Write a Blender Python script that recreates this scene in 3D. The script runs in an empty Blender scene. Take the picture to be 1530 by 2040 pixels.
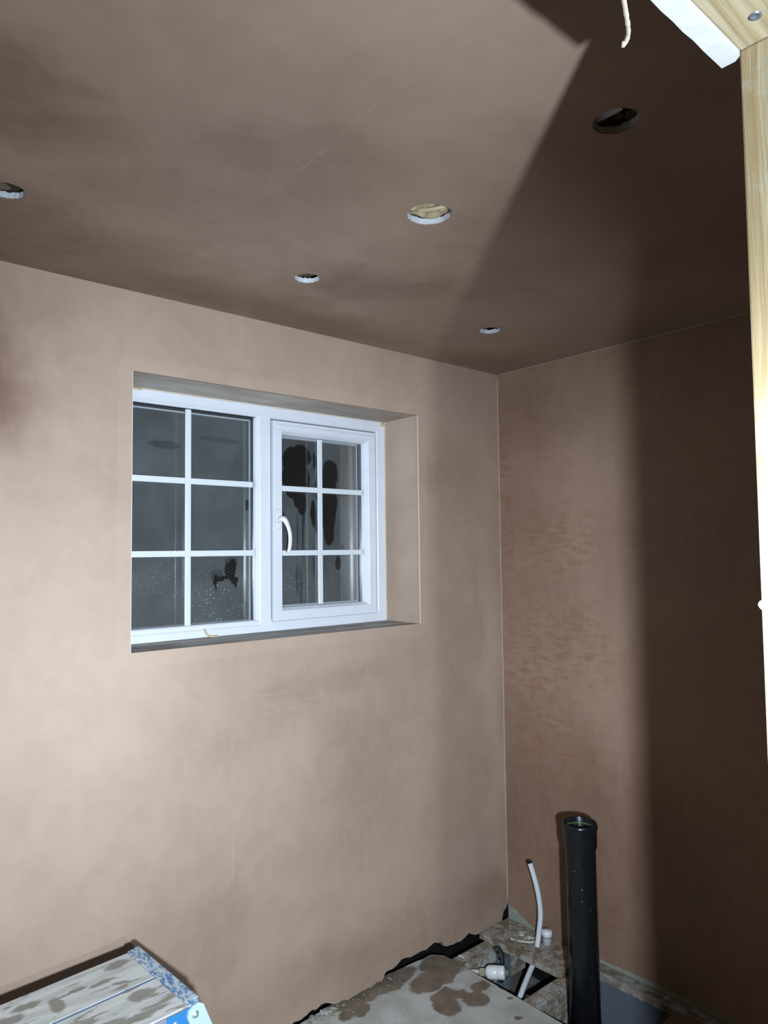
import bpy, bmesh, math, random
from mathutils import Vector, Matrix, noise
random.seed(7)
scene = bpy.context.scene
C = scene.collection

# ------------------------------------------------------------------ camera
cd = bpy.data.cameras.new('camera'); cam = bpy.data.objects.new('camera', cd); C.objects.link(cam)
yaw, pitch, roll = 0.8576115, 0.0541693, -0.0114278
F = Vector((math.cos(pitch)*math.cos(yaw), math.cos(pitch)*math.sin(yaw), math.sin(pitch)))
R0 = Vector((math.sin(yaw), -math.cos(yaw), 0)); U0 = R0.cross(F)
Rr = R0*math.cos(roll) + U0*math.sin(roll); Ur = -R0*math.sin(roll) + U0*math.cos(roll)
M3 = Matrix((Rr, Ur, -F)).transposed()
cam.matrix_world = Matrix.Translation((-2.51873, -2.11480, 1.60577)) @ M3.to_4x4()
cd.sensor_fit = 'VERTICAL'; cd.sensor_height = 24.0; cd.lens = 24.0*1439.12/2040.0
cd.clip_start = 0.02
scene.camera = cam

# ------------------------------------------------------------------ world, lights, exposure
w = bpy.data.worlds.new('night'); scene.world = w; w.use_nodes = True
w.node_tree.nodes['Background'].inputs[0].default_value = (0.55, 0.7, 1.0, 1)
w.node_tree.nodes['Background'].inputs[1].default_value = 0.0015
vs = scene.view_settings
vs.view_transform = 'Standard'; vs.look = 'None'; vs.gamma = 1.0; vs.use_curve_mapping = False
vs.exposure = 0.0
LIGHT_COL = (0.71, 0.84, 1.0)
def spot(name, loc, target, energy, half, blend, rad):
    l = bpy.data.lights.new(name, 'SPOT'); o = bpy.data.objects.new(name, l); C.objects.link(o)
    l.energy = energy; l.color = LIGHT_COL; l.spot_size = math.radians(half*2); l.spot_blend = blend
    l.shadow_soft_size = rad
    o.location = loc
    o.rotation_euler = (Vector(target)-Vector(loc)).to_track_quat('-Z', 'Y').to_euler()
    return o
spot('hand_torch', (-2.503, -2.292, 1.51), (-1.15, 0.0, 1.02), 610, 45, 1.0, 0.022)
spot('work_lamp', (-2.294, -2.479, 1.44), (-1.6, 0.0, 2.7), 160, 75, 1.0, 0.014)

# ------------------------------------------------------------------ node helpers
ALB = 0.58     # scales every base colour down to hold back bounced light
class NT:
    def __init__(s, name):
        m = bpy.data.materials.new(name); m.use_nodes = True; s.m = m; s.t = m.node_tree
        s.b = s.t.nodes['Principled BSDF']; s.out = s.t.nodes['Material Output']
        s.pos = s.n('ShaderNodeNewGeometry').outputs['Position']
        s._dist = {}
    def n(s, k, **kw):
        nd = s.t.nodes.new(k)
        for a, v in kw.items(): setattr(nd, a, v)
        return nd
    def put(s, sock, v):
        if hasattr(v, 'is_output') or isinstance(v, bpy.types.NodeSocket): s.t.links.new(v, sock)
        elif isinstance(v, (tuple, list)) and len(v) == 3 and sock.type == 'RGBA': sock.default_value = (*v, 1)
        else: sock.default_value = v
    def math(s, op, a, b=0.0, clamp=False):
        nd = s.n('ShaderNodeMath', operation=op); nd.use_clamp = clamp
        s.put(nd.inputs[0], a); s.put(nd.inputs[1], b); return nd.outputs[0]
    def vm(s, op, a, b):
        nd = s.n('ShaderNodeVectorMath', operation=op); s.put(nd.inputs[0], a); s.put(nd.inputs[1], b)
        return nd.outputs['Value' if op == 'LENGTH' else 'Vector']
    def noise(s, scale, detail=3, rough=.5, vec=None, stretch=None, col=False, distortion=0.0):
        v = vec or s.pos
        if stretch: v = s.vm('MULTIPLY', v, stretch)
        nd = s.n('ShaderNodeTexNoise'); s.put(nd.inputs['Vector'], v)
        nd.inputs['Scale'].default_value = scale; nd.inputs['Detail'].default_value = detail
        nd.inputs['Roughness'].default_value = rough; nd.inputs['Distortion'].default_value = distortion
        return nd.outputs['Color' if col else 'Fac']
    def mr(s, v, a, b, c=0.0, d=1.0, smooth=True):
        nd = s.n('ShaderNodeMapRange'); nd.interpolation_type = 'SMOOTHSTEP' if smooth else 'LINEAR'
        s.put(nd.inputs[0], v)
        for i, x in enumerate((a, b, c, d)): nd.inputs[1+i].default_value = x
        return nd.outputs[0]
    def mix(s, f, a, b):
        nd = s.n('ShaderNodeMix', data_type='RGBA'); s.put(nd.inputs[0], f); s.put(nd.inputs[6], a); s.put(nd.inputs[7], b)
        return nd.outputs[2]
    def mixmul(s, f, a, b):
        nd = s.n('ShaderNodeMix', data_type='RGBA', blend_type='MULTIPLY'); s.put(nd.inputs[0], f); s.put(nd.inputs[6], a); s.put(nd.inputs[7], b)
        return nd.outputs[2]
    def warp(s, amp, scale, detail=3):
        k = (amp, scale, detail)
        if k not in s._dist:
            c = s.noise(scale, detail, .6, col=True)
            s._dist[k] = s.vm('ADD', s.pos, s.vm('MULTIPLY', s.vm('SUBTRACT', c, (.5, .5, .5)), (amp*2, amp*2, amp*2)))
        return s._dist[k]
    def blob(s, c, r, vec=None, soft=.3):
        d = s.vm('LENGTH', s.vm('DIVIDE', s.vm('SUBTRACT', vec or s.pos, tuple(c)), tuple(r)), (0, 0, 0))
        return s.mr(d, 1+soft, max(0.0, 1-soft))
    def blobs(s, items, vec=None, soft=.3):
        acc = None
        for it in items:
            c, r = it[0], it[1]; a = it[2] if len(it) > 2 else 1.0
            v = s.blob(c, r, vec, soft)
            if a != 1.0: v = s.math('MULTIPLY', v, a)
            acc = v if acc is None else s.math('MAXIMUM', acc, v)
        return acc
    def bump(s, h, strength=.2, dist=.01):
        nd = s.n('ShaderNodeBump'); nd.inputs['Strength'].default_value = strength; nd.inputs['Distance'].default_value = dist
        s.put(nd.inputs['Height'], h); s.t.links.new(nd.outputs[0], s.b.inputs['Normal'])
    def done(s, col, rough=.6, spec=.3, metal=0.0):
        s.put(s.b.inputs['Base Color'], s.mixmul(1.0, col, (ALB, ALB, ALB))); s.put(s.b.inputs['Roughness'], rough)
        s.b.inputs['Specular IOR Level'].default_value = spec; s.b.inputs['Metallic'].default_value = metal
        return s.m

def plaster(name, pale_col, dark_col, base, patches, pale_patches=(), nscale=1.3, streak=None, amt=.5, warm=None, spec=.3, rough=.55, margin=None, scratches=()):
    """pink skim plaster; placed patches turn it darker or paler"""
    s = NT(name)
    wv = s.warp(.22, 2.2, 4)
    f = s.mr(s.noise(nscale, 5, .6, distortion=.2), .3, .7, base-amt*.5, base+amt*.5)
    if patches: f = s.math('ADD', f, s.blobs(patches, wv, .75))
    for c, r, a in pale_patches: f = s.math('SUBTRACT', f, s.math('MULTIPLY', s.blob(c, r, wv, .75), a))
    fine = s.mr(s.noise(9, 5, .65, distortion=1.0), .3, .7, -.05, .05)
    f = s.math('ADD', f, fine)
    if streak:
        st = s.noise(6, 5, .65, stretch=streak)
        f = s.math('ADD', f, s.mr(st, .55, .80, 0, .22))
    if margin:   # later skim coat feathered round the window
        c, h, a = margin
        dd = s.vm('LENGTH', s.vm('MAXIMUM', s.vm('SUBTRACT', s.vm('ABSOLUTE', s.vm('SUBTRACT', s.warp(.008, 6), c), (0, 0, 0)), h), (0, 0, 0)), (0, 0, 0))
        f = s.math('SUBTRACT', f, s.mr(dd, .048, .040, 0, a))
    for c, r, a in scratches: f = s.math('SUBTRACT', f, s.math('MULTIPLY', s.math('MULTIPLY', s.blob(c, r, s.warp(.010, 5), .6), s.mr(s.noise(30, 3, .6), .35, .55)), a))
    f = s.math('ADD', f, 0.0, True)
    col = s.mix(f, pale_col, dark_col)
    if warm:   # orange-brown trowel burn
        wb = s.math('MULTIPLY', s.blobs(warm, wv, .8), s.mr(s.noise(14, 4, .7, stretch=(1, 1, 3.2)), .42, .66))
        col = s.mix(s.math('MULTIPLY', wb, .6), col, (.30, .135, .062))
    tr = s.noise(38, 3, .6, stretch=(1, 1, .22))
    col = s.mix(s.mr(tr, .35, .7, 0, .05), col, (.66, .50, .38))
    s.bump(s.math('ADD', s.noise(3, 3), s.math('MULTIPLY', tr, .05)), .25, .012)
    return s.done(col, s.mr(f, 0, 1, rough+.12, rough-.08), spec)

def wood(name, light, dark, grain, scale=1.0, stain=None, knots=(), rough=.55, dirt=None, bump=.15):
    """grain: axis index the fibres follow"""
    s = NT(name)
    st = [22.0, 22.0, 22.0]; st[grain] = 0.9
    v = s.vm('ADD', s.pos, s.vm('MULTIPLY', s.noise(2.2, 2, col=True), (.03, .03, .03)))
    for c, r in knots:
        k = s.blob(c, r, None, .9)
        v = s.vm('ADD', v, s.vm('MULTIPLY', s.n('ShaderNodeCombineXYZ').outputs[0], (0, 0, 0)))
    g = s.noise(2.6*scale, 4, .6, vec=v, stretch=tuple(st))
    g2 = s.noise(9*scale, 3, .6, vec=v, stretch=tuple(st))
    f = s.math('ADD', s.mr(g, .38, .62), s.mr(g2, .3, .8, -.25, .25), True)
    col = s.mix(f, light, dark)
    for c, r in knots:
        col = s.mix(s.math('MULTIPLY', s.blob(c, r, s.warp(.012, 20), .8), .75), col, stain or (.5, .27, .1))
    if dirt:
        dcol, lo, hi, sc = dirt
        d = s.mr(s.noise(sc, 6, .68, distortion=.4), lo, hi)
        col = s.mix(d, col, dcol)
    s.bump(f, bump, .004)
    return s.done(col, rough, .25)

def plain(name, col, rough=.4, spec=.5, metal=0.0, grime=None, gscale=30, glo=.55, ghi=.75):
    s = NT(name)
    c = s.mix(s.mr(s.noise(12, 3), .3, .7, 0, .25), col, tuple(x*.82 for x in col))
    if grime: c = s.mix(s.mr(s.noise(gscale, 5, .65), glo, ghi), c, grime)
    return s.done(c, rough, spec, metal)

# ------------------------------------------------------------------ materials
PLASTER_PALE = (.565, .412, .302); PLASTER_DARK = (.225, .128, .086)  # paler and darker plaster tones
M_WALL = plaster('plaster_window_wall', PLASTER_PALE, PLASTER_DARK, .30,  # darker patches, strongest at the upper left
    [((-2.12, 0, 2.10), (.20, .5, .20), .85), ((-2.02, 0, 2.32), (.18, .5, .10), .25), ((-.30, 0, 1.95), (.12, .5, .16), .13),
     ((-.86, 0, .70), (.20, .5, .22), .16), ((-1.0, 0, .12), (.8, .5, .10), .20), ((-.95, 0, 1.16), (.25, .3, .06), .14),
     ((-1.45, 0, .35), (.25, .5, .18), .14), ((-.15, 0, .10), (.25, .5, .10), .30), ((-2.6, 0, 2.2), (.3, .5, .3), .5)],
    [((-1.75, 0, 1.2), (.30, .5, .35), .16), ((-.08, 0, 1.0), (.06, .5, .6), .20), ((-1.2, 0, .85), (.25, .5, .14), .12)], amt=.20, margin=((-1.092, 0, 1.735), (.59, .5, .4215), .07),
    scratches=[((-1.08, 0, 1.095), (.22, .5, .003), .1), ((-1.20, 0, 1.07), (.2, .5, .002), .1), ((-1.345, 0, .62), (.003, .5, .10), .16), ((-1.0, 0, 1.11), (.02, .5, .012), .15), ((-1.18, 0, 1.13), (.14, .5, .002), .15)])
M_CEIL = plaster('plaster_ceiling', PLASTER_PALE, PLASTER_DARK, .42,  # darker at the left and along the window side, paler mid-room
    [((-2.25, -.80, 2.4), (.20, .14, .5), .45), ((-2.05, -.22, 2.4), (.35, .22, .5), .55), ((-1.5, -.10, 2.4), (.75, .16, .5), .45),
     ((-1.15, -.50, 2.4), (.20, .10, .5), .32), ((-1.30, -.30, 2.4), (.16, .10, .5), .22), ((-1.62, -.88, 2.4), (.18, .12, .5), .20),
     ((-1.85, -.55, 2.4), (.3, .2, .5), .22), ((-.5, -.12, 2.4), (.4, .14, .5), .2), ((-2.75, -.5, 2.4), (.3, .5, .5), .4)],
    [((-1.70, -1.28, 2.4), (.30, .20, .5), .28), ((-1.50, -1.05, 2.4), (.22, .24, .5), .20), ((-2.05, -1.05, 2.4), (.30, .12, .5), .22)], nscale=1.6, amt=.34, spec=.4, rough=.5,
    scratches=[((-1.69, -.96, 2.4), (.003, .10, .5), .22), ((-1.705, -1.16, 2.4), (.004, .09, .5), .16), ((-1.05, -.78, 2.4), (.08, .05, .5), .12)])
M_RIGHT = plaster('plaster_right_wall', (.46, .300, .205), (.20, .105, .066), .34,  # darker in the lower part
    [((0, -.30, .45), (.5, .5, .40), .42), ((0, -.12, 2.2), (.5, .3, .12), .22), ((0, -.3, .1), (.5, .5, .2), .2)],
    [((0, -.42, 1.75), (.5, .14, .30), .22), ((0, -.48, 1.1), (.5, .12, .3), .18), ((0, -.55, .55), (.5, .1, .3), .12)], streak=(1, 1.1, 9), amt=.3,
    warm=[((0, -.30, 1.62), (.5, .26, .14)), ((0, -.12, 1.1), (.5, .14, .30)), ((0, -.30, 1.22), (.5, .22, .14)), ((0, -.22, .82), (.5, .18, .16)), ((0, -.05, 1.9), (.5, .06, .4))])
M_REVEAL = plaster('plaster_reveal', (.60, .455, .34), PLASTER_DARK, .22, [], amt=.25)
def greyreveal():
    s = NT('plaster_reveal_head_grey')
    f = s.mr(s.noise(5, 5, .6, stretch=(1, 3, 1)), .35, .65)
    e = s.mr(s.vm('DOT_PRODUCT', s.pos, (0, 1, 0)) if False else s.noise(2.0, 3, stretch=(1, .1, 1)), .4, .6)
    c = s.mix(f, (.50, .42, .33), (.66, .59, .50))
    c = s.mix(s.math('MULTIPLY', e, .5), c, (.36, .27, .20))
    s.bump(f, .2, .004)
    return s.done(c, .55, .3)
M_REVTOP = greyreveal()
M_OTHER = plaster('plaster_plain', PLASTER_PALE, PLASTER_DARK, .40, [], amt=.3)
M_PAPER = plain('plasterboard_core_white', (.80, .79, .77), .85, .2, grime=(.60, .55, .48), gscale=45, glo=.58, ghi=.8)
M_RIM = plain('cut_board_edge', (.74, .76, .77), .9, .1, grime=(.45, .40, .36), gscale=60)
M_GREENB = plain('green_plasterboard', (.36, .38, .30), .85, .2, grime=(.48, .44, .36), gscale=40)
M_MASON = plain('masonry_gap_shade', (.010, .010, .010), .95, .1)  # near black: shade of the gap under the plaster put into the colour
M_UPVC = plain('white_upvc', (.82, .83, .86), .28, .5)
M_BAR = plain('white_glazing_bar', (.80, .83, .84), .35, .5)
M_GASKET = plain('black_gasket', (.012, .013, .016), .5, .3)
M_SPACER = plain('pale_spacer', (.42, .46, .47), .4, .5)
M_SEAL = plain('cream_sealant', (.78, .66, .50), .6, .3)
M_FOAM = plain('orange_foam', (.66, .48, .28), .8, .2)
M_BEADW = plain('corner_bead_white', (.74, .66, .58), .5, .4)
M_BLACKP = None
def blackpipe():
    s = NT('black_soil_pipe_plastic')
    sp = s.mr(s.noise(95, 2, .5), .735, .78)
    band = s.mr(s.noise(26, 5, .7, stretch=(1, 1, .5)), .60, .80, 0, .3)
    col = s.mix(band, (.012, .013, .015), (.06, .065, .07))
    col = s.mix(s.math('MULTIPLY', sp, .8), col, (.45, .45, .42))
    return s.done(col, s.mr(s.noise(30, 3), .3, .7, .16, .30), .22)
M_BLACKP = blackpipe()
M_RUBBER = plain('black_rubber', (.015, .016, .018), .6, .3)
M_SEALG = plain('green_pipe_seal', (.08, .12, .045), .3, .5)
M_PIPEW = plain('white_plastic_pipe', (.90, .92, .95), .35, .5, grime=(.55, .5, .42), gscale=50, glo=.66, ghi=.85)
M_CAPW = plain('white_valve_cap', (.95, .95, .93), .35, .5)
M_VENT = plain('valve_vent_slot', (.03, .03, .03), .6, .2)
M_BRASS = plain('tarnished_brass_nut', (.42, .38, .24), .5, .5, grime=(.5, .48, .42), gscale=70)
M_CREAMP = plain('cream_pipe', (.72, .68, .52), .45, .4)
PINE_L = (.56, .47, .295); PINE_D = (.40, .29, .145)
M_STUD = wood('pine_stud', PINE_L, PINE_D, 2, 1.0, dirt=((.60, .56, .45), .54, .72, 5.0))
M_HEAD = wood('pine_header', PINE_L, PINE_D, 0, 1.0, knots=[((-1.815, -1.885, 2.093), (.02, .016, .05))], stain=(.36, .25, .13), dirt=((.62, .55, .40), .58, .75, 9.0))
M_JOIST = wood('dusty_joist', (.34, .27, .19), (.22, .16, .105), 0, 1.0, dirt=((.50, .50, .45), .44, .60, 20))
M_JDARK = wood('brown_joist', (.22, .155, .10), (.13, .085, .05), 0, 1.0)
M_PLANK = wood('old_floor_plank', (.30, .23, .16), (.20, .145, .09), 1, 1.0, dirt=((.48, .45, .37), .42, .60, 26))
M_BATTEN = wood('wall_batten', (.30, .25, .19), (.19, .14, .10), 1, 1.0, dirt=((.42, .43, .40), .45, .60, 18))
M_SILL = wood('grey_window_board', (.66, .61, .54), (.28, .245, .205), 0, .7, dirt=((.60, .58, .54), .50, .66, 7), rough=.7)
M_DIRT = plain('void_dirt', (.15, .125, .10), .95, .1, grime=(.26, .24, .21), gscale=18, glo=.5, ghi=.7)
M_MEMB = plain('blue_grey_membrane', (.155, .185, .215), .45, .5, grime=(.30, .30, .28), gscale=16, glo=.58, ghi=.75)
M_RUBBLE = plain('plaster_crumbs', (.44, .40, .33), .9, .1, grime=(.35, .25, .17), gscale=60, glo=.45, ghi=.6)
M_CRUMBW = plain('white_plaster_chip', (.70, .67, .60), .9, .1, grime=(.40, .33, .25), gscale=55, glo=.45, ghi=.6)
M_STEEL = plain('zinc_screw', (.36, .40, .46), .35, .5, .7)
M_TWINE = plain('cream_cord', (.36, .29, .23), .8, .2)
M_INSUL = plain('cream_insulation', (.68, .55, .33), .95, .1, grime=(.20, .13, .06), gscale=34, glo=.54, ghi=.68)
M_DARKINS = plain('brown_insulation', (.16, .12, .07), .95, .1, grime=(.05, .04, .03), gscale=40, glo=.45, ghi=.6)

def floorboard(name, shift):
    s = NT(name)
    wv = s.warp(.048, 11, 6)
    st = s.blobs([((-.47, -.06, 0), (.10, .08, 1)), ((-.56, -.10, 0), (.12, .06, 1)), ((-.60, -.20, 0), (.06, .035, 1)), ((-.64, -.25, 0), (.05, .05, 1)),
                  ((-.53, -.29, 0), (.055, .045, 1)), ((-.47, -.25, 0), (.035, .03, 1)), ((-.395, -.295, 0), (.03, .02, 1)), ((-.56, -.23, 0), (.04, .03, 1)),
                  ((-.82, -.0, 0), (.16, .05, 1)), ((-.72, .0, 0), (.16, .05, 1)), ((-.50, -.45, 0), (.02, .015, 1)), ((-.9, -.06, 0), (.06, .03, 1)), ((-.44, -.36, 0), (.012, .01, 1)),
                  ((-.7, -.5, 0), (.07, .05, 1)), ((-1.1, -.3, 0), (.09, .06, 1)), ((-1.0, -.8, 0), (.12, .09, 1)), ((-2.2, -1.4, 0), (.3, .2, 1))], wv, .12)
    mot = s.noise(7, 5, .6)
    pale_col = s.mix(s.mr(mot, .35, .65), (.50, .48, .42), (.65, .63, .57))
    pale_col = s.mix(s.mr(s.noise(26, 4, .7), .60, .72, 0, .7), pale_col, (.29, .24, .17))
    col = s.mix(st, pale_col, s.mix(s.mr(s.noise(15, 4), .35, .65), (.20, .155, .11), (.27, .21, .155)))
    s.bump(s.noise(40, 4, .6), .25, .004)
    return s.done(col, s.mr(st, 0, 1, .75, .45), .3)
M_FLOOR = floorboard('grey_floor_sheet', 0)
M_FLOOR2 = wood('brown_floor_sheet', (.27, .20, .15), (.22, .155, .11), 0, .5, dirt=((.33, .28, .23), .50, .68, 9))

def hop_deck():
    s = NT('hop_up_deck_painted')
    g = s.noise(5, 5, .66, stretch=(2.2, 9, 1))
    base = s.mix(s.mr(s.noise(7, 4, stretch=(1, 6, 1)), .35, .65), (.52, .51, .46), (.66, .65, .60))
    col = s.mix(s.mr(g, .555, .63, 0, .85), base, (.255, .225, .17))
    raw = [(-1.745, -.235, .030, .020), (-1.92, -.13, .016, .034), (-1.98, -.085, .034, .012), (-1.74, -.06, .032, .016), (-1.80, -.115, .030, .009), (-1.86, -.10, .02, .008), (-1.76, -.15, .016, .008),
           (-1.78, -.32, .07, .012), (-1.86, -.30, .05, .012), (-1.72, -.30, .04, .008), (-1.90, -.26, .04, .012), (-2.05, -.12, .05, .02), (-2.0, -.27, .05, .014)]
    spots = s.blobs([((-2.519+.885*(x+2.519), -2.115+.885*(y+2.115), .6), (rx, ry, .1)) for x, y, rx, ry in raw], s.warp(.022, 16, 5), .22)
    col = s.mix(s.math('MULTIPLY', spots, .85), col, (.24, .215, .165))
    s.bump(g, .2, .003)
    return s.done(col, .65, .25)
M_DECK = hop_deck()
def blue_paint(name, base, splat, lo, hi):
    s = NT(name)
    col = s.mix(s.mr(s.noise(80, 5, .7, stretch=(1.8, .7, 1)), lo, hi), base, splat)
    return s.done(col, .4, .45)
M_BLUE = blue_paint('blue_bracket', (.035, .22, .50), (.30, .42, .55), .66, .8)
M_BLUERAW = blue_paint('blue_seam', (.10, .20, .32), (.45, .50, .52), .64, .72)
M_BLUERIM = blue_paint('blue_rim_splashed', (.06, .17, .34), (.52, .57, .58), .40, .56)
M_PALE = blue_paint('pale_leg', (.52, .66, .72), (.40, .44, .42), .66, .82)
M_ALU = plain('dull_aluminium', (.52, .55, .60), .45, .5, .55, grime=(.40, .38, .34), gscale=25, glo=.56, ghi=.74)

def glass(name, wipes, dots_box, streak=None, film=.055, soft=.22, fine=None):
    """clear glass carrying a thin misty film; wiped patches stay clear"""
    s = NT(name)
    for nd in (s.b,): s.t.nodes.remove(nd)
    tr = s.n('ShaderNodeBsdfTransparent'); gl = s.n('ShaderNodeBsdfGlossy'); gl.inputs['Roughness'].default_value = .02
    fr = s.n('ShaderNodeFresnel'); fr.inputs['IOR'].default_value = 1.5
    m1 = s.n('ShaderNodeMixShader'); s.t.links.new(fr.outputs[0], m1.inputs[0]); s.t.links.new(tr.outputs[0], m1.inputs[1]); s.t.links.new(gl.outputs[0], m1.inputs[2])
    df = s.n('ShaderNodeBsdfDiffuse')
    f = s.mr(s.noise(3.2, 4, .6), .3, .7, film*.72, film*1.2)
    if streak:
        for c, r, a in streak: f = s.math('ADD', f, s.math('MULTIPLY', s.blob(c, r, s.warp(.012, 8), .8), a))
    wp = s.blobs(wipes, s.warp(.014, 12, 4), soft)
    if fine: wp = s.math('MAXIMUM', wp, s.blobs(fine, s.warp(.003, 20), .4))
    f = s.math('MULTIPLY', f, s.math('SUBTRACT', 1.0, s.math('MULTIPLY', wp, .86)))
    vor = s.n('ShaderNodeTexVoronoi', voronoi_dimensions='2D'); sx = s.n('ShaderNodeSeparateXYZ'); cxy = s.n('ShaderNodeCombineXYZ')
    s.put(sx.inputs[0], s.pos); s.put(cxy.inputs[0], sx.outputs[0]); s.put(cxy.inputs[1], sx.outputs[2]); s.put(vor.inputs['Vector'], cxy.outputs[0]); vor.inputs['Scale'].default_value = 70
    rnd = s.n('ShaderNodeSeparateColor'); s.t.links.new(vor.outputs['Color'], rnd.inputs[0])
    dot = s.math('MULTIPLY', s.mr(vor.outputs['Distance'], .15, .08), s.mr(rnd.outputs[0], .80, .86))
    fleck = s.mr(s.noise(120, 3, .7), .62, .70)
    reg = s.blobs(dots_box, s.warp(.05, 8), .8)
    d = s.math('ADD', s.math('MULTIPLY', dot, .25), s.math('MULTIPLY', fleck, .16))
    f = s.math('ADD', f, s.math('MULTIPLY', d, reg), True)
    df.inputs[0].default_value = (.68, .74, .72, 1)
    m2 = s.n('ShaderNodeMixShader'); s.put(m2.inputs[0], f); s.t.links.new(m1.outputs[0], m2.inputs[1]); s.t.links.new(df.outputs[0], m2.inputs[2])
    s.t.links.new(m2.outputs[0], s.out.inputs[0])
    return s.m
M_GLASS_L = glass('misty_glass_fixed', [((-1.2085, 0.262, 1.5425), (0.0238, 0.2, 0.0288)), ((-1.1934, 0.262, 1.5614), (0.013, 0.2, 0.027)), ((-1.1912, 0.262, 1.5074), (0.0165, 0.2, 0.0154)), ((-1.2128, 0.262, 1.5158), (0.0216, 0.2, 0.0115)), ((-1.2468, 0.262, 1.5131), (0.0212, 0.2, 0.0106)), ((-1.2678, 0.262, 1.51), (0.0109, 0.2, 0.0189)), ((-1.2656, 0.262, 1.4873), (0.0038, 0.2, 0.0151)), ((-1.1847, 0.262, 1.4879), (0.0052, 0.2, 0.0116)), ((-1.1337, 0.262, 1.7841), (0.0081, 0.2, 0.0197)), ((-1.46, .262, 1.985), (.06, .2, .014), .4), ((-1.25, .262, 2.02), (.09, .2, .010), .25)],
                  [((-1.235, .262, 1.43), (.13, .2, .08)), ((-1.45, .262, 1.50), (.2, .2, .09), .35), ((-1.4, .262, 1.7), (.3, .2, .3), .08)], film=.043, soft=.15,
                  fine=[((-1.2256+.0073*i, .262, 1.5735+.003*(i % 2)), (.0017, .2, .0153)) for i in range(7)] + [((-1.2803+.0075*i, .262, 1.5255+.003*(i % 2)), (.0017, .2, .0170)) for i in range(6)] + [((-1.1474, .262, 1.5799), (.003, .2, .010))])
M_GLASS_R = glass('misty_glass_sash', [((-0.9383, 0.262, 1.9633), (0.0503, 0.2, 0.0568)), ((-0.8968, 0.262, 1.9863), (0.0471, 0.2, 0.0474)), ((-0.9561, 0.262, 1.8981), (0.0351, 0.2, 0.0539)), ((-0.8973, 0.262, 1.8966), (0.0391, 0.2, 0.0646)), ((-0.9038, 0.262, 1.8169), (0.0329, 0.2, 0.0396)), ((-0.8921, 0.262, 1.7876), (0.021, 0.2, 0.0347)), ((-0.9389, 0.262, 1.845), (0.0353, 0.2, 0.0295)), ((-0.8334, 0.262, 1.971), (0.0086, 0.2, 0.0354)), ((-0.838, 0.262, 1.7592), (0.0159, 0.2, 0.0551)), ((-0.8138, 0.262, 1.7094), (0.0217, 0.2, 0.0352)), ((-0.7557, 0.262, 1.9252), (0.0397, 0.2, 0.0565)), ((-0.7502, 0.262, 1.828), (0.0307, 0.2, 0.0768)), ((-0.7636, 0.262, 1.7509), (0.035, 0.2, 0.0814)), ((-0.7611, 0.262, 1.6847), (0.0267, 0.2, 0.0534)), ((-0.8002, 0.262, 1.8615), (0.0376, 0.2, 0.0609)), ((-0.7145, 0.262, 1.5569), (0.0155, 0.2, 0.0307), 0.9), ((-0.6946, 0.262, 1.6131), (0.0091, 0.2, 0.0257), 0.7), ((-0.9856, 0.262, 1.7409), (0.0103, 0.2, 0.0242), 0.6)],
                  [((-.94, .262, 1.47), (.07, .2, .08), .7), ((-.72, .262, 1.5), (.1, .2, .1), .25)], streak=[((-.635, .262, 1.64), (.050, .2, .24), .05)], film=.044, soft=.10,
                  fine=[((-0.9164, 0.262, 1.6736), (0.0035, 0.2, 0.0931), 0.7), ((-0.8916, 0.262, 1.6737), (0.0042, 0.2, 0.0986), 0.8), ((-0.8865, 0.262, 1.7332), (0.0042, 0.2, 0.0297), 0.8), ((-0.8394, 0.262, 1.5743), (0.0037, 0.2, 0.0746), 0.6), ((-0.9, 0.262, 1.4724), (0.0053, 0.2, 0.0732), 0.6), ((-0.9174, 0.262, 1.5023), (0.0082, 0.2, 0.0584), 0.5)])
def clear_glass():
    s = NT('clear_glass'); s.t.nodes.remove(s.b)
    tr = s.n('ShaderNodeBsdfTransparent'); gl = s.n('ShaderNodeBsdfGlossy'); gl.inputs['Roughness'].default_value = .02
    fr = s.n('ShaderNodeFresnel'); fr.inputs['IOR'].default_value = 1.45
    m = s.n('ShaderNodeMixShader'); s.t.links.new(fr.outputs[0], m.inputs[0]); s.t.links.new(tr.outputs[0], m.inputs[1]); s.t.links.new(gl.outputs[0], m.inputs[2])
    s.t.links.new(m.outputs[0], s.out.inputs[0]); return s.m
M_CLEAR = clear_glass()

# ------------------------------------------------------------------ mesh helpers
def link(name, bm, mat, parent=None, smooth=False):
    me = bpy.data.meshes.new(name)
    bmesh.ops.recalc_face_normals(bm, faces=bm.faces)
    bm.to_mesh(me); bm.free()
    o = bpy.data.objects.new(name, me); C.objects.link(o); me.materials.append(mat)
    if smooth: me.shade_smooth()
    if parent: o.parent = parent
    return o
def tag(o, label=None, cat=None, group=None, kind=None):
    if label: o['label'] = label
    if cat: o['category'] = cat
    if group: o['group'] = group
    if kind: o['kind'] = kind
    return o
def empty(name, loc=(0, 0, 0), rz=0):
    o = bpy.data.objects.new(name, None); C.objects.link(o); o.location = loc; o.rotation_euler = (0, 0, rz); o.empty_display_size = .05
    return o
def add_box(bm, x0, x1, y0, y1, z0, z1, bev=0.0, seg=2):
    g = bmesh.new() if bev else bm
    vs_ = [g.verts.new((x, y, z)) for x in (x0, x1) for y in (y0, y1) for z in (z0, z1)]
    for f in ((0, 1, 3, 2), (4, 6, 7, 5), (0, 4, 5, 1), (2, 3, 7, 6), (0, 2, 6, 4), (1, 5, 7, 3)):
        g.faces.new([vs_[i] for i in f])
    if bev:
        bmesh.ops.recalc_face_normals(g, faces=g.faces)
        bmesh.ops.bevel(g, geom=list(g.edges), offset=bev, segments=seg, affect='EDGES', profile=.6)
        merge(bm, g)
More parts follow.
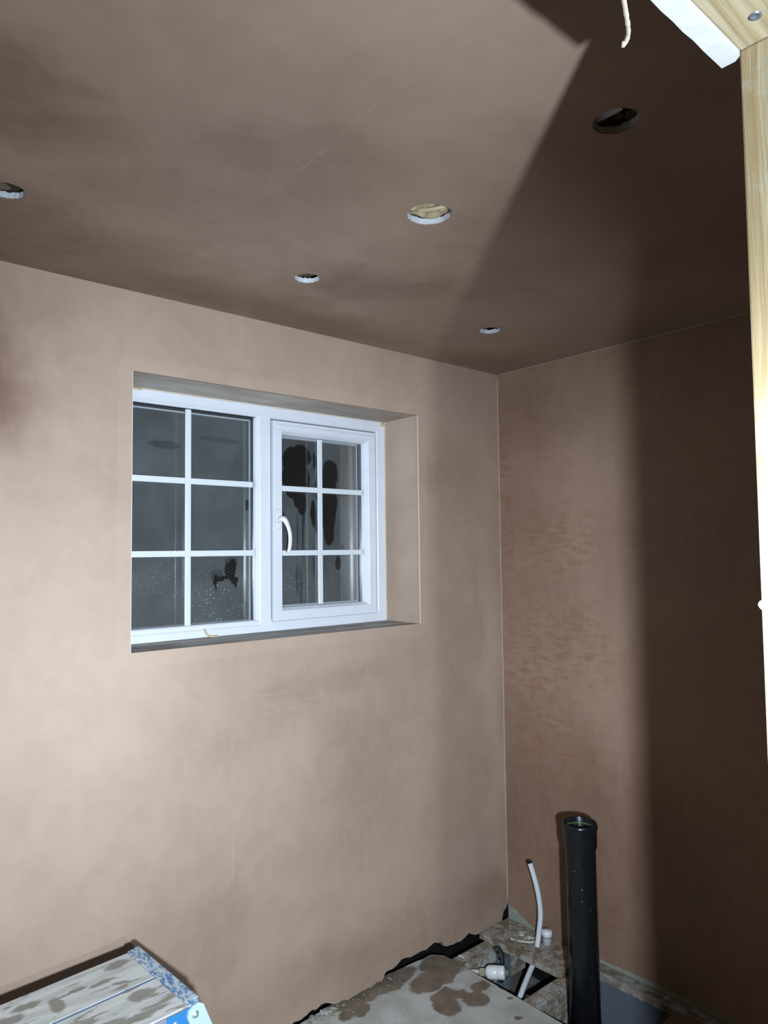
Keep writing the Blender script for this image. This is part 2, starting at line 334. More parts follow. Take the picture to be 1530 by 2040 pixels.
def merge(bm, g):
    me = bpy.data.meshes.new('t'); g.to_mesh(me); g.free(); bm.from_mesh(me); bpy.data.meshes.remove(me)
def box(name, x0, x1, y0, y1, z0, z1, mat, parent=None, bev=0.0):
    bm = bmesh.new(); add_box(bm, x0, x1, y0, y1, z0, z1, bev); return link(name, bm, mat, parent)
def ring(name, x0, x1, z0, z1, prof, mat, parent=None):
    """mitred picture frame in the XZ plane; prof = closed list of (inset, y)"""
    bm = bmesh.new(); loops = []
    for d, y in prof:
        loops.append([bm.verts.new(p) for p in ((x0+d, y, z0+d), (x1-d, y, z0+d), (x1-d, y, z1-d), (x0+d, y, z1-d))])
    n = len(loops)
    for i in range(n):
        a, b = loops[i], loops[(i+1) % n]
        for k in range(4): bm.faces.new((a[k], a[(k+1) % 4], b[(k+1) % 4], b[k]))
    return link(name, bm, mat, parent)
def lathe(bm, prof, origin=(0, 0, 0), axis=(0, 0, 1), seg=40, cap0=False, cap1=False):
    """prof list of (r, h) revolved about axis at origin"""
    q = Vector((0, 0, 1)).rotation_difference(Vector(axis).normalized()); o = Vector(origin); rows = []
    for r, h in prof:
        rows.append([bm.verts.new(o + q @ Vector((r*math.cos(2*math.pi*k/seg), r*math.sin(2*math.pi*k/seg), h))) for k in range(seg)])
    for a, b in zip(rows, rows[1:]):
        for k in range(seg): bm.faces.new((a[k], a[(k+1) % seg], b[(k+1) % seg], b[k]))
    if cap0: bm.faces.new(rows[0])
    if cap1: bm.faces.new(rows[-1])
def tube(bm, pts, rad, seg=12, cap=True, flat=1.0):
    pts = [Vector(p) for p in pts]; rads = rad if isinstance(rad, (list, tuple)) else [rad]*len(pts); rows = []
    up = None
    for i, p in enumerate(pts):
        t = (pts[min(i+1, len(pts)-1)] - pts[max(i-1, 0)]).normalized()
        if up is None: up = t.orthogonal().normalized()
        up = (up - t*up.dot(t)).normalized(); sd = t.cross(up)
        rows.append([bm.verts.new(p + (up*math.cos(2*math.pi*k/seg) + sd*math.sin(2*math.pi*k/seg)*flat)*rads[i]) for k in range(seg)])
    for a, b in zip(rows, rows[1:]):
        for k in range(seg): bm.faces.new((a[k], a[(k+1) % seg], b[(k+1) % seg], b[k]))
    if cap: bm.faces.new(rows[0]); bm.faces.new(rows[-1])
def spline(pts, n=8):
    out = []; P = [Vector(p) for p in pts]
    for i in range(len(P)-1):
        a, b, c, d = P[max(i-1, 0)], P[i], P[i+1], P[min(i+2, len(P)-1)]
        for k in range(n):
            t = k/n
            out.append(.5*((2*b) + (c-a)*t + (2*a-5*b+4*c-d)*t*t + (3*b-a-3*c+d)*t**3))
    out.append(P[-1]); return out
def sheet(name, outer, holes, to3, thick, mat, parent=None):
    """flat sheet with holes: 2D loops -> 3D through to3(u, v, depth)"""
    bm = bmesh.new()
    fr, bk, es = [], [], []
    for lp in [outer] + holes:
        f = [bm.verts.new(to3(u, v, 0)) for u, v in lp]; fr.append(f)
        es += [bm.edges.new((f[i], f[(i+1) % len(f)])) for i in range(len(f))]
    bmesh.ops.triangle_fill(bm, use_beauty=True, use_dissolve=False, edges=es)
    front = list(bm.faces); mp = {}
    for lp, f in zip([outer] + holes, fr):
        for (u, v), vert in zip(lp, f): mp[vert] = bm.verts.new(to3(u, v, thick))
    for f in front: bm.faces.new([mp[v] for v in reversed(f.verts)])
    for f in fr:
        for i in range(len(f)): 
            a, b = f[i], f[(i+1) % len(f)]; bm.faces.new((a, b, mp[b], mp[a]))
    return link(name, bm, mat, parent)
def rough_line(pts, step, amp, seed=0):
    """subdivide a 2D polyline and roughen it"""
    out = []
    for (a, b), (c, d) in zip(pts, pts[1:]):
        n = max(1, int(math.hypot(c-a, d-b)/step))
        for k in range(n):
            t = k/n; u = a+(c-a)*t; v = b+(d-b)*t
            j = noise.noise(Vector((u*38+seed, v*11, seed))) * amp
            out.append((u, v+j))
    out.append(pts[-1]); return out

# ------------------------------------------------------------------ room shell
H = 2.4
XL, XR, ZB, ZT = -1.682, -0.502, 1.314, 2.157           # window opening
YP = -1.809                                             # room side of the stud partition
# window wall: plaster sheet with ragged foot
foot = [(-3.10, .02), (-1.6, .03), (-1.13, .022), (-1.086, .030), (-1.002, .040), (-.97, .034), (-.945, .020), (-.90, .012), (-.86, .012), (-.78, .014), (-.725, .016), (-.708, .032), (-.652, .048), (-.588, .052),
        (-.548, .046), (-.494, .048), (-.452, .052), (-.41, .042), (-.398, .020), (-.345, .010), (-.294, .008), (-.25, .022), (-.225, .004), (-.187, -.004), (-.045, -.004), (-.028, .035), (-.012, .045), (0.0, .06)]
outer = rough_line(foot, .012, .010, 3) + [(0.0, H), (-3.10, H)]
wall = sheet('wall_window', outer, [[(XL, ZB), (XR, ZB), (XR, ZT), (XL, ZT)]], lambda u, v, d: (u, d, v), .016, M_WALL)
tag(wall, 'pink plastered wall with the white window set in it', kind='structure')
bm = bmesh.new()
for a in ((-3.1, XL-.02, .016, .30, .10, H), (XR+.02, .02, .016, .30, .10, H), (XL-.02, XR+.02, .016, .30, ZT+.02, H), (XL-.02, XR+.02, .016, .30, .10, ZB-.02), (-3.1, .02, .13, .30, -.32, .10)):
    add_box(bm, *a)
link('masonry', bm, M_MASON, wall)
box('reveal_head', XL-.02, XR+.02, .0162, .30, ZT, ZT+.02, M_REVTOP, wall)
box('reveal_jamb', XR, XR+.02, .0162, .30, ZB, ZT, M_REVEAL, wall)
box('reveal_jamb', XL-.02, XL, .0162, .30, ZB, ZT, M_REVEAL, wall)
box('window_board', XL-.015, XR+.012, .0162, .30, ZB-.02, ZB, M_SILL, wall, .001)
box('corner_bead', XR-.0006, XR+.0012, -.0008, .004, ZB, ZT, M_BEADW, wall)
box('corner_bead', XL-.0012, XL+.0006, -.0008, .004, ZB, ZT, M_BEADW, wall)
# right wall: skim over green plasterboard, foot a little ragged
rf = [(0.0, .062), (-.045, .050), (-.085, .030), (-.14, .012), (-.22, -.004), (-.31, -.008), (-.40, .006), (-.478, .012), (-.676, .018), (-.827, .020), (-.948, .018), (YP, .02)]
outer = rough_line(rf, .014, .006, 9) + [(YP, H), (0.0, H)]
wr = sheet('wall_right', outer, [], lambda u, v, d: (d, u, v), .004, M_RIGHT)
tag(wr, 'pink plastered wall behind the black soil pipe', kind='structure')
box('board_behind_skim', .004, .018, YP, .0, -.03, H, M_GREENB, wr)
box('masonry', .018, .2, YP, .12, -.32, H, M_MASON, wr)
bm = bmesh.new()
pz = [(-.0005+.0012*noise.noise(Vector((k*.31, 1, 0))), -.0005+.0012*noise.noise(Vector((k*.37, 5, 0))), .065+(H-.066)*k/90) for k in range(91)]
tube(bm, pz, [.0032+.0012*noise.noise(Vector((k*.5, 9, 0))) for k in range(91)], 6)
link('corner_fillet', bm, M_REVEAL, wr, True)
bm = bmesh.new()
pz = [(-.0005, YP+.004+(-YP-.005)*k/90, H-.0005+.001*noise.noise(Vector((k*.37, 3, 0)))) for k in range(91)]
tube(bm, pz, [.0022+.0010*noise.noise(Vector((k*.5, 4, 0))) for k in range(91)], 6)
link('ceiling_fillet', bm, M_REVEAL, wr, True)
# left wall (outside the frame)
wl = box('wall_left', -3.16, -3.10, YP, .016, 0, H, M_OTHER); tag(wl, kind='structure')
# ceiling with the drilled downlight holes
holes = [(-1.339, -.927, .0535), (-1.333, -.415, .0375), (-.533, -.418, .0390), (-1.333, -1.416, .0415), (-2.132, -.42, .0390), (-.533, -1.42, .039)]
def circ(x, y, r, n=40, j=.0012): return [(x+(r+random.uniform(-j, j))*math.cos(2*math.pi*k/n), y+(r+random.uniform(-j, j))*math.sin(2*math.pi*k/n)) for k in range(n)]
loops = [circ(*h) for h in holes]
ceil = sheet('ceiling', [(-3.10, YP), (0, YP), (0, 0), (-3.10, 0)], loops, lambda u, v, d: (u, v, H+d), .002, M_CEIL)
tag(ceil, 'pink plastered ceiling with round downlight holes', kind='structure')
for i, ((hx, hy, hr), lp) in enumerate(zip(holes, loops)):
    bm = bmesh.new(); n = len(lp); rows = []
    for (dr, z) in ((0, .0005), (.0005, .016), (.022, .016), (.022, .0022)):
        rows.append([bm.verts.new((hx+(u-hx)*(1+dr/hr), hy+(v-hy)*(1+dr/hr), H+z+(random.uniform(-.0015, .0015) if z > .01 else 0))) for u, v in lp])
    for a, b in zip(rows, rows[1:]):
        for k in range(n): bm.faces.new((a[k], a[(k+1) % n], b[(k+1) % n], b[k]))
    link('hole_edge', bm, M_RIM, ceil)
def lump(name, c, r, mat, parent, amp=.35, sub=4, freq=45):
    bm = bmesh.new(); bmesh.ops.create_icosphere(bm, subdivisions=sub, radius=1)
    for v in bm.verts:
        d = 1 + amp*noise.fractal(v.co*1.7 + Vector(c)*freq, 1.0, 2.0, 4)
        v.co = Vector((c[0]+v.co.x*r[0]*d, c[1]+v.co.y*r[1]*d, c[2]+v.co.z*r[2]*d))
    return link(name, bm, mat, parent, True)
lump('insulation_tuft', (-1.375, -.915, H+.034), (.032, .045, .020), M_INSUL, ceil, .5)
lump('insulation_tuft', (-1.305, -.935, H+.036), (.036, .050, .022), M_INSUL, ceil, .5)
lump('insulation_tuft', (-1.330, -.885, H+.040), (.060, .035, .018), M_INSUL, ceil, .45)
bm = bmesh.new(); tube(bm, spline([(-1.352, -.885, H+.022), (-1.345, -.915, H+.014), (-1.335, -.945, H+.010), (-1.318, -.968, H+.014)], 5), .005, 8)
link('insulation_strand', bm, M_INSUL, ceil, True)
lump('insulation_tuft', (-1.315, -1.385, H+.040), (.050, .035, .022), M_DARKINS, ceil, .5)
lump('insulation_tuft', (-1.290, -1.430, H+.042), (.035, .035, .02), M_DARKINS, ceil, .5)
box('board_offcut', -1.40, -1.328, -1.43, -1.33, H+.0175, H+.030, M_RIM, ceil, .002)
bm = bmesh.new(); add_box(bm, -3.16, .2, YP-.12, .30, H+.16, H+.20)  # slab added above the ceiling to block world light
link('loft_light_block', bm, M_MASON, ceil)
bm = bmesh.new()
for y in (-.62, -1.15, -1.70, -.22): add_box(bm, -3.1, .0, y-.0225, y+.0225, H+.016, H+.16)
link('ceiling_joists', bm, M_JDARK, ceil)

# floor: sheets, joists, void
fl = empty('floor', (0, 0, 0)); tag(fl, 'grey boarded floor with an open hole in the corner', kind='structure')
bm = bmesh.new()
edge = rough_line([(-1.30, .025), (-1.077, .016), (-.95, .030), (-.868, .034), (-.68, .034), (-.45, .020), (-.425, -.008), (-.415, -.020)], .02, .006, 5)
def slab(name, poly, z0, z1, mat, parent):
    bm = bmesh.new(); a = [bm.verts.new((x, y, z1)) for x, y in poly]; b = [bm.verts.new((x, y, z0)) for x, y in poly]
    bm.faces.new(a); bm.faces.new(list(reversed(b)))
    for i in range(len(a)): bm.faces.new((a[i], a[(i+1) % len(a)], b[(i+1) % len(a)], b[i]))
    return link(name, bm, mat, parent)
slab('floor_sheet', [(-1.30, -1.2)] + edge + [(-.415, -1.2)], -.020, 0, M_FLOOR, fl)
slab('floor_sheet', [(-3.10, -1.2), (-3.10, .02), (-1.303, .02), (-1.303, -1.2)], -.020, 0, M_FLOOR, fl)
slab('floor_sheet', [(-3.6, -3.6), (-3.6, -1.203), (-.415, -1.203), (-.415, -3.6)], -.020, 0, M_FLOOR, fl)
slab('floor_sheet', [(-.411, -3.6), (-.411, -.80), (-.066, -.80), (-.066, -3.6)], -.020, -.001, M_FLOOR2, fl)
box('joist', -3.1, -.003, -.095, -.028, -.17, -.0205, M_JOIST, fl, .003)
box('joist', -3.1, -.003, -.446, -.386, -.17, -.0205, M_JOIST, fl, .003)
box('joist', -3.1, -.003, -.86, -.79, -.17, -.0205, M_JDARK, fl, .003)
for y in (-1.25, -1.75, -2.3, -2.9, -3.5): box('joist', -3.6, -.003, y-.03, y+.03, -.17, -.0205, M_JDARK, fl)
box('batten', -.060, -.004, -1.835, -.400, -.030, .001, M_BATTEN, fl, .003)
box('membrane_strip', -.034, -.004, -.789, -.447, -.22, -.031, M_MEMB, fl)
box('noggin', -.32, -.19, -.79, -.70, -.17, -.075, M_JOIST, fl, .003)
bm = bmesh.new()                                            # ground under the boards, uneven
N = 60
gv = [[bm.verts.new((-3.6+3.65*i/N, -3.6+3.75*j/N, -.21+.03*noise.fractal(Vector((i*.5, j*.5, 2)), 1, 2, 3))) for j in range(N+1)] for i in range(N+1)]
for i in range(N):
    for j in range(N): bm.faces.new((gv[i][j], gv[i+1][j], gv[i+1][j+1], gv[i][j+1]))
link('sub_floor_ground', bm, M_DIRT, fl, True)
# plank across the corner, with the hole the pipe comes through
def plank():
    poly = [(-.190, -.004), (-.188, -.20), (-.184, -.384), (-.165, -.400), (-.060, -.398), (-.006, -.395), (-.006, -.004)]
    return sheet('floor_plank', poly, [[(-.093+.0135*math.cos(-2*math.pi*k/20), -.228+.0135*math.sin(-2*math.pi*k/20)) for k in range(20)]], lambda u, v, d: (u, v, .004-d), .022, M_PLANK, fl)
plank()

# stud partition the photograph looks through
SX, SY, HZ = -1.803, -1.829, 2.093                       # stud edge, room face of the timber, underside of the header
sf = empty('timber_stud_frame', (SX+.045, SY-.0475, 0)); tag(sf, 'bare pine stud and header framing the doorway at the right edge', 'stud frame')
def wpart(name, *a, bev=.002, mat=M_STUD):
    o = box(name, *a, mat, None, bev); o.parent = sf; o.matrix_parent_inverse = Matrix.Translation(sf.location).inverted(); return o
wpart('stud', SX, SX+.044, SY-.095, SY, .001, HZ-.0005)
wpart('stud', SX+.0445, SX+.090, SY-.095, SY, .001, HZ-.0005)
wpart('stud', -2.804, -2.760, SY-.095, SY, .001, HZ-.0005)
wpart('header', -2.85, SX+.090, SY-.095, SY, HZ, HZ+.095, mat=M_HEAD)
for x in (-1.20, -.60, -.024): wpart('stud', x-.022, x+.022, SY-.095, SY, .001, 2.30)
wpart('stud', -3.10, -3.056, SY-.095, SY, .001, 2.30)
wpart('top_plate', -3.10, -.002, SY-.095, SY, 2.3005, 2.398, mat=M_HEAD)
for x in (-1.74, -2.3, -2.78): wpart('cripple_stud', x-.022, x+.022, SY-.095, SY, HZ+.0955, 2.30)
def screw(x, y, z, ax, r=.0055):
    bm = bmesh.new(); lathe(bm, [(0.0001, .0), (r*.45, .0002), (r*.6, .0012), (r, .0012), (r*.95, -.003)], (x, y, z), ax, 20)
    o = link('screw', bm, M_STEEL, None, True); o.parent = sf; o.matrix_parent_inverse = Matrix.Translation(sf.location).inverted()
screw(-1.840, -1.859, HZ-.0002, (0, 0, -1)); screw(-1.875, -1.905, HZ-.0002, (0, 0, -1))
lo = lump('splinter', (SX-.002, SY-.002, 1.551), (.0040, .004, .0045), M_BEADW, None, .4, 2); lo.parent = sf; lo.matrix_parent_inverse = Matrix.Translation(sf.location).inverted()
# plasterboard on the room side of the partition, skimmed on its face
low = rough_line([(-3.10, HZ-.004), (SX+.006, HZ-.005)], .02, .003, 4)
up_ = [(SX+.008, HZ+.004), (SX+.012, HZ+.010), (SX+.012, H), (-3.10, H)]
wn = sheet('wall_near', low + up_, [], lambda u, v, d: (u, YP-d, v), .0198, M_PAPER)
tag(wn, 'white plasterboard over the doorway header', kind='structure')
sheet('plaster_skim', [(-3.10, HZ), (SX+.004, HZ), (SX+.010, HZ+.012), (SX+.010, H), (-3.10, H)], [], lambda u, v, d: (u, YP+.0005+d, v), .003, M_OTHER, wn)
box('board_sheet', SX+.06, 0, YP-.0195, YP, .001, H, M_OTHER, wn)
box('board_sheet', SX+.0125, SX+.0595, YP-.0195, YP, HZ+.10, H, M_OTHER, wn)
box('board_sheet', -3.10, -2.79, YP-.0195, YP, .001, HZ-.006, M_OTHER, wn)

# ------------------------------------------------------------------ window
win = empty('window_1', ((XL+XR)/2, .24, ZB)); tag(win, 'white plastic window with glazing bars, right sash with handle', kind='structure')
def wp(o, p=win):
    o.parent = p; o.matrix_parent_inverse = p.matrix_world.inverted() if p is not win else Matrix.Translation(win.location).inverted(); return o
wp(ring('outer_frame', XL, XR, ZB, ZT-.002, [(0, .285), (0, .2090), (.040, .2090), (.044, .213), (.044, .285)], M_UPVC))
wp(box('mullion', -1.112, -1.070, .2085, .285, ZB+.03, ZT-.03, M_UPVC, None, .003))
wp(ring('glazing_bead', -1.662, -1.1125, ZB+.020, ZT-.032, [(0, .215), (0, .2065), (.004, .2055), (.006, .2065), (.014, .224), (.014, .240)], M_UPVC))
sash = wp(ring('sash', -1.066, -.566, 1.350, 2.104, [(0, .24), (0, .1965), (.002, .1945), (.036, .1945), (.038, .1965), (.048, .213), (.048, .26), (.03, .26)], M_UPVC))
wp(ring('sash_gasket', -1.0685, -.5635, 1.3475, 2.1065, [(0, .25), (0, .208), (.004, .208), (.004, .25)], M_SPACER))
def band(x0, x1, z0, z1, y0, y1):
    bm = bmesh.new(); add_box(bm, x0, x1, y0, y1, z0, z1, .0055, 3); return link('sash_ridge', bm, M_UPVC)
wp(band(-1.050, -.576, 2.070, 2.091, .190, .203))
pl = wp(box('pane', -1.655, -1.1165, .234, .238, ZB+.03, ZT-.04, M_CLEAR))
wp(box('outer_pane', -1.655, -1.1165, .2662, .2690, ZB+.03, ZT-.04, M_GLASS_L))
pr = wp(box('pane', -1.02, -.602, .226, .230, 1.392, 2.062, M_CLEAR))
wp(box('outer_pane', -1.02, -.602, .2585, .2612, 1.392, 2.062, M_GLASS_R))
def bars(xv, x0, x1, z0, z1, zs, y):
    wp(box('glazing_bar', xv-.0105, xv+.0105, y-.008, y, z0, z1, M_BAR, None, .0025))
    for z in zs:
        wp(box('glazing_bar', x0, xv-.0106, y-.0078, y, z-.0105, z+.0105, M_BAR, None, .0025))
        wp(box('glazing_bar', xv+.0106, x1, y-.0078, y, z-.0105, z+.0105, M_BAR, None, .0025))
bars(-1.393, -1.64, -1.136, 1.350, 2.110, (1.858, 1.605), .2338)
bars(-.834, -1.012, -.621, 1.400, 2.054, (1.850, 1.603), .2258)
def spacer(x0, x1, z0, z1, y0, y1):
    wp(ring('spacer_bar', x0, x1, z0, z1, [(0, y1), (0, y0), (.0015, y0), (.0015, y1)], M_GASKET))
    wp(ring('spacer_edge', x0, x1, z0, z1, [(.0016, y1), (.0016, y1-.002), (.0075, y1-.002), (.0075, y1)], M_SPACER))
spacer(-1.645, -1.123, ZB+.032, ZT-.048, .2385, .266)
spacer(-1.018, -.613, 1.396, 2.058, .2305, .258)
# handle on the sash
hb = wp(box('handle_plate', -1.0625, -1.0405, .1835, .1942, 1.694, 1.768, M_UPVC, None, .004))
bm = bmesh.new()
lv = spline([(-1.052, .186, 1.722), (-1.050, .170, 1.730), (-1.042, .160, 1.728), (-1.032, .154, 1.708), (-1.024, .151, 1.680), (-1.021, .152, 1.650), (-1.023, .154, 1.622), (-1.027, .156, 1.604)], 5)
tube(bm, lv, [.0095+.003*math.sin(min(1, i/len(lv)*2.2)*math.pi) - .002*i/len(lv) for i in range(len(lv))], 14, True, .8)
wp(link('handle_lever', bm, M_UPVC, None, True))
bm = bmesh.new(); lathe(bm, [(.0001, .0), (.0035, .0)], (-1.0475, .1535, 1.724), (-.35, -1, .1), 12); wp(link('key_hole', bm, M_VENT))
# sealant run around the frame and a curl of foam
bm = bmesh.new()
for a, b in (((XL+.01, .208, ZT-.001), (XR-.001, .208, ZT-.001)), ((XR-.001, .208, ZT-.001), (XR-.001, .208, ZB+.002))):
    A, B = Vector(a), Vector(b); n = 40
    tube(bm, [A.lerp(B, k/n) for k in range(n+1)], [.0030+.0020*noise.noise(Vector((k*.7, a[0]*9, 0))) for k in range(n+1)], 6)
wp(link('sealant', bm, M_SEAL))
bm = bmesh.new(); tube(bm, spline([(-1.345, .200, ZB+.030), (-1.338, .196, ZB+.014), (-1.325, .190, ZB+.003), (-1.30, .182, ZB+.0025)], 5), [.001]+[.0032]*14+[.001], 6)
wp(link('foam_curl', bm, M_FOAM, None, True))
wp(lump('foam_bead', (XR-.012, .205, ZT-.010), (.010, .005, .008), M_FOAM, None, .5, 2))
wp(lump('foam_bead', (-1.585, .205, ZT-.004), (.020, .004, .004), M_FOAM, None, .5, 2))

# ------------------------------------------------------------------ black soil pipe
sp = empty('soil_pipe', (-.334, -.617, -.20)); sp.rotation_euler = (0, math.radians(-.6), 0)
tag(sp, 'black plastic soil pipe standing up out of the floor hole', 'pipe')
bm = bmesh.new(); lathe(bm, [(.0465, .80), (.0465, 0), (.0510, 0), (.0510, .80)], seg=56); link('pipe_body', bm, M_BLACKP, sp, True)
bm = bmesh.new()
lathe(bm, [(.0470, .770), (.0470, .812), (.0520, .822), (.0520, .8600), (.0535, .8625), (.0562, .8622), (.0588, .859), (.0597, .850), (.0590, .842), (.0568, .836), (.0568, .794), (.0555, .784), (.0512, .772)], seg=56)
link('socket', bm, M_BLACKP, sp, True)
bm = bmesh.new(); lathe(bm, [(.0521, .837), (.0500, .8385), (.0497, .840), (.0500, .8415), (.0521, .843)], seg=56); link('rubber_seal', bm, M_SEALG, sp, True)

# white plastic water pipe rising through the plank
pw = empty('plastic_water_pipe', (-.093, -.228, -.12)); tag(pw, 'slim white plastic pipe curving up through the corner plank', 'pipe')
def pp(o, p): o.parent = p; o.matrix_parent_inverse = Matrix.Translation(p.location).inverted(); return o
pts = spline([(-.285, -.285, -.105), (-.235, -.268, -.085), (-.165, -.245, -.062), (-.112, -.232, -.035), (-.093, -.228, .004), (-.082, -.232, .07), (-.078, -.236, .13), (-.085, -.234, .20), (-.098, -.226, .27), (-.112, -.214, .335)], 8)
bm = bmesh.new(); tube(bm, pts, .0105, 16, False)
tube(bm, [pts[-1], pts[-1]-(pts[-1]-pts[-4])*.3], .0085, 16, True)
pp(link('pipe_tube', bm, M_PIPEW, None, True), pw)
bm = bmesh.new(); d = (pts[-1]-pts[-2]).normalized(); tube(bm, [pts[-1]-d*.001, pts[-1]+d*.0035], .0108, 16); pp(link('pipe_end', bm, M_RUBBER, None), pw)
# white capped stub beside it
st = empty('capped_pipe_stub', (-.048, -.243, .004)); st.scale = (1.15,)*3; tag(st, 'short white capped pipe stub beside the slim pipe', 'pipe stub')
bm = bmesh.new(); lathe(bm, [(.0175, 0), (.0175, .026), (.0190, .027), (.0190, .040), (.0165, .046), (.0001, .047)], seg=28, cap0=True); link('cap', bm, M_CAPW, st, True)
bm = bmesh.new(); lathe(bm, [(.0180, .0245), (.0193, .0250), (.0193, .0262), (.0180, .0267)], seg=28); link('joint_line', bm, M_RUBBER, st)

# radiator valve lying in the hole
A = Vector((-.338, -.146, -.040)); ax = Vector((.46, -.87, .16)).normalized()
rv = empty('radiator_valve', A); tag(rv, 'white vented radiator valve cap lying in the floor hole', 'valve')
bm = bmesh.new()
lathe(bm, [(.0001, .018), (.016, .018), (.0235, .026), (.0250, .034), (.0250, .062), (.0240, .0635), (.0245, .066), (.0245, .086), (.0225, .094), (.0160, .1005), (.0080, .1030), (.0001, .1035)], A, ax, 36)
pp(link('valve_cap', bm, M_CAPW, None, True), rv)
q = Vector((0, 0, 1)).rotation_difference(ax)
for k in range(24):
    an = 2*math.pi*k/24; bm = bmesh.new()
    p0 = A + q @ Vector((.0118*math.cos(an), .0118*math.sin(an), .1023)); p1 = A + q @ Vector((.0225*math.cos(an), .0225*math.sin(an), .0945))
    tube(bm, [p0, (p0+p1)/2 + ax*.0012, p1], .0015, 6)
    pp(link('vent_slot', bm, M_VENT, None), rv)
bm = bmesh.new(); lathe(bm, [(.0001, -.008), (.0125, -.008), (.0155, -.004), (.0155, .008), (.0135, .012), (.0150, .018), (.0001, .018)], A, ax, 6); pp(link('nut', bm, M_BRASS, None), rv)
bm = bmesh.new(); tube(bm, spline([A-ax*.005, A-ax*.05, A-ax*.085+Vector((-.01, 0, -.006)), A-ax*.14+Vector((-.03, 0, -.02))], 5), .0080, 12); pp(link('tail_pipe', bm, M_CREAMP, None, True), rv)
# black pipe clip and offcuts in the void
cl = empty('pipe_clip', (-.22, -.13, -.06)); tag(cl, 'black plastic pipe clip behind the white valve', 'pipe clip')
bm = bmesh.new(); tube(bm, spline([(.0, .02, .045), (.012, .012, .050), (.020, .0, .035), (.012, -.012, .01), (.0, -.016, -.02), (-.01, -.02, -.06)], 5), [.010]*26, 10, True, .6); link('clip_arm', bm, M_RUBBER, cl, True)
bm = bmesh.new(); lathe(bm, [(.009, -.006), (.016, -.006), (.016, .006), (.009, .006), (.009, -.006)], (.006, .004, .03), (.7, -.6, .3), 18); link('clip_ring', bm, M_RUBBER, cl)
ob = empty('timber_offcut', (-.27, -.335, -.165)); ob.rotation_euler = (0, .2, .5); tag(ob, 'pale sawn timber offcut down in the floor hole', 'offcut')
bm = bmesh.new(); add_box(bm, -.035, .03, -.03, .03, 0, .075, .004); add_box(bm, -.02, .02, .031, .05, 0, .05, .003); link('block', bm, M_JOIST, ob)
gb = box('grey_conduit', -.20, -.165, -.15, -.10, -.17, -.04, M_MEMB, None, .004); tag(gb, 'grey plastic conduit box in the hole under the plank', 'conduit')

# hanging cord near the header
hc = bmesh.new()
cpts = [Vector((-2.519+(x+2.519)*.57, -2.115+(y+2.115)*.57, 1.606+(z-1.606)*.57)) for x, y, z in
        ((-1.972, -1.801, 2.30), (-1.976, -1.799, 2.20), (-1.971, -1.800, 2.10), (-1.9655, -1.800, 2.076), (-1.961, -1.800, 2.058), (-1.962, -1.800, 2.048), (-1.967, -1.800, 2.040), (-1.971, -1.801, 2.036))]
cpts = spline([Vector((cpts[0].x+.004, -1.9265, 2.125)), Vector((cpts[0].x+.002, -1.929, 2.08))] + cpts, 6)
tube(hc, cpts, [.0015+.0004*noise.noise(Vector((i*.9, 0, 0))) for i in range(len(cpts))], 8)
tag(link('hanging_cord', hc, M_TWINE, None, True), 'frayed cream cord dangling from the doorway header', 'cord')

# ------------------------------------------------------------------ hop-up work platform
DZ = .678
hu = empty('work_platform', (-1.751, -.407, 0), math.radians(3.5)); hu.scale = (.885,)*3; tag(hu, 'low hop-up work platform with splashed deck and blue end brackets', 'platform')
L, W = 1.25, .345
def hp(name, *a, mat=M_DECK, bev=.002, parent=hu): return box(name, *a, mat, parent, bev)
hp('deck_plank', -L+.03, -.031, -.170, -.0042, DZ-.014, DZ)
hp('deck_plank', -L+.03, -.031, .0042, .170, DZ-.014, DZ)
hp('seam_strip', -L+.03, -.031, -.0040, .0040, DZ-.0144, DZ-.0012, mat=M_BLUERAW, bev=0)
hp('deck_tray', -L+.02, -.02, -.160, .160, DZ-.022, DZ-.0145, mat=M_BLUE)
for x0, x1 in ((-.030, .002), (-L-.002, -L+.0295)):
    rim = hp('end_rim', x0, x1, -.174, .174, DZ-.030, DZ+.003, mat=M_BLUERIM, bev=.004)
    hp('rim_ridge', (x0+.019 if x0 > -1 else x0), (x1 if x0 > -1 else x1-.019), -.168, .168, DZ+.0028, DZ+.008, mat=M_BLUERIM, bev=.002, parent=rim)
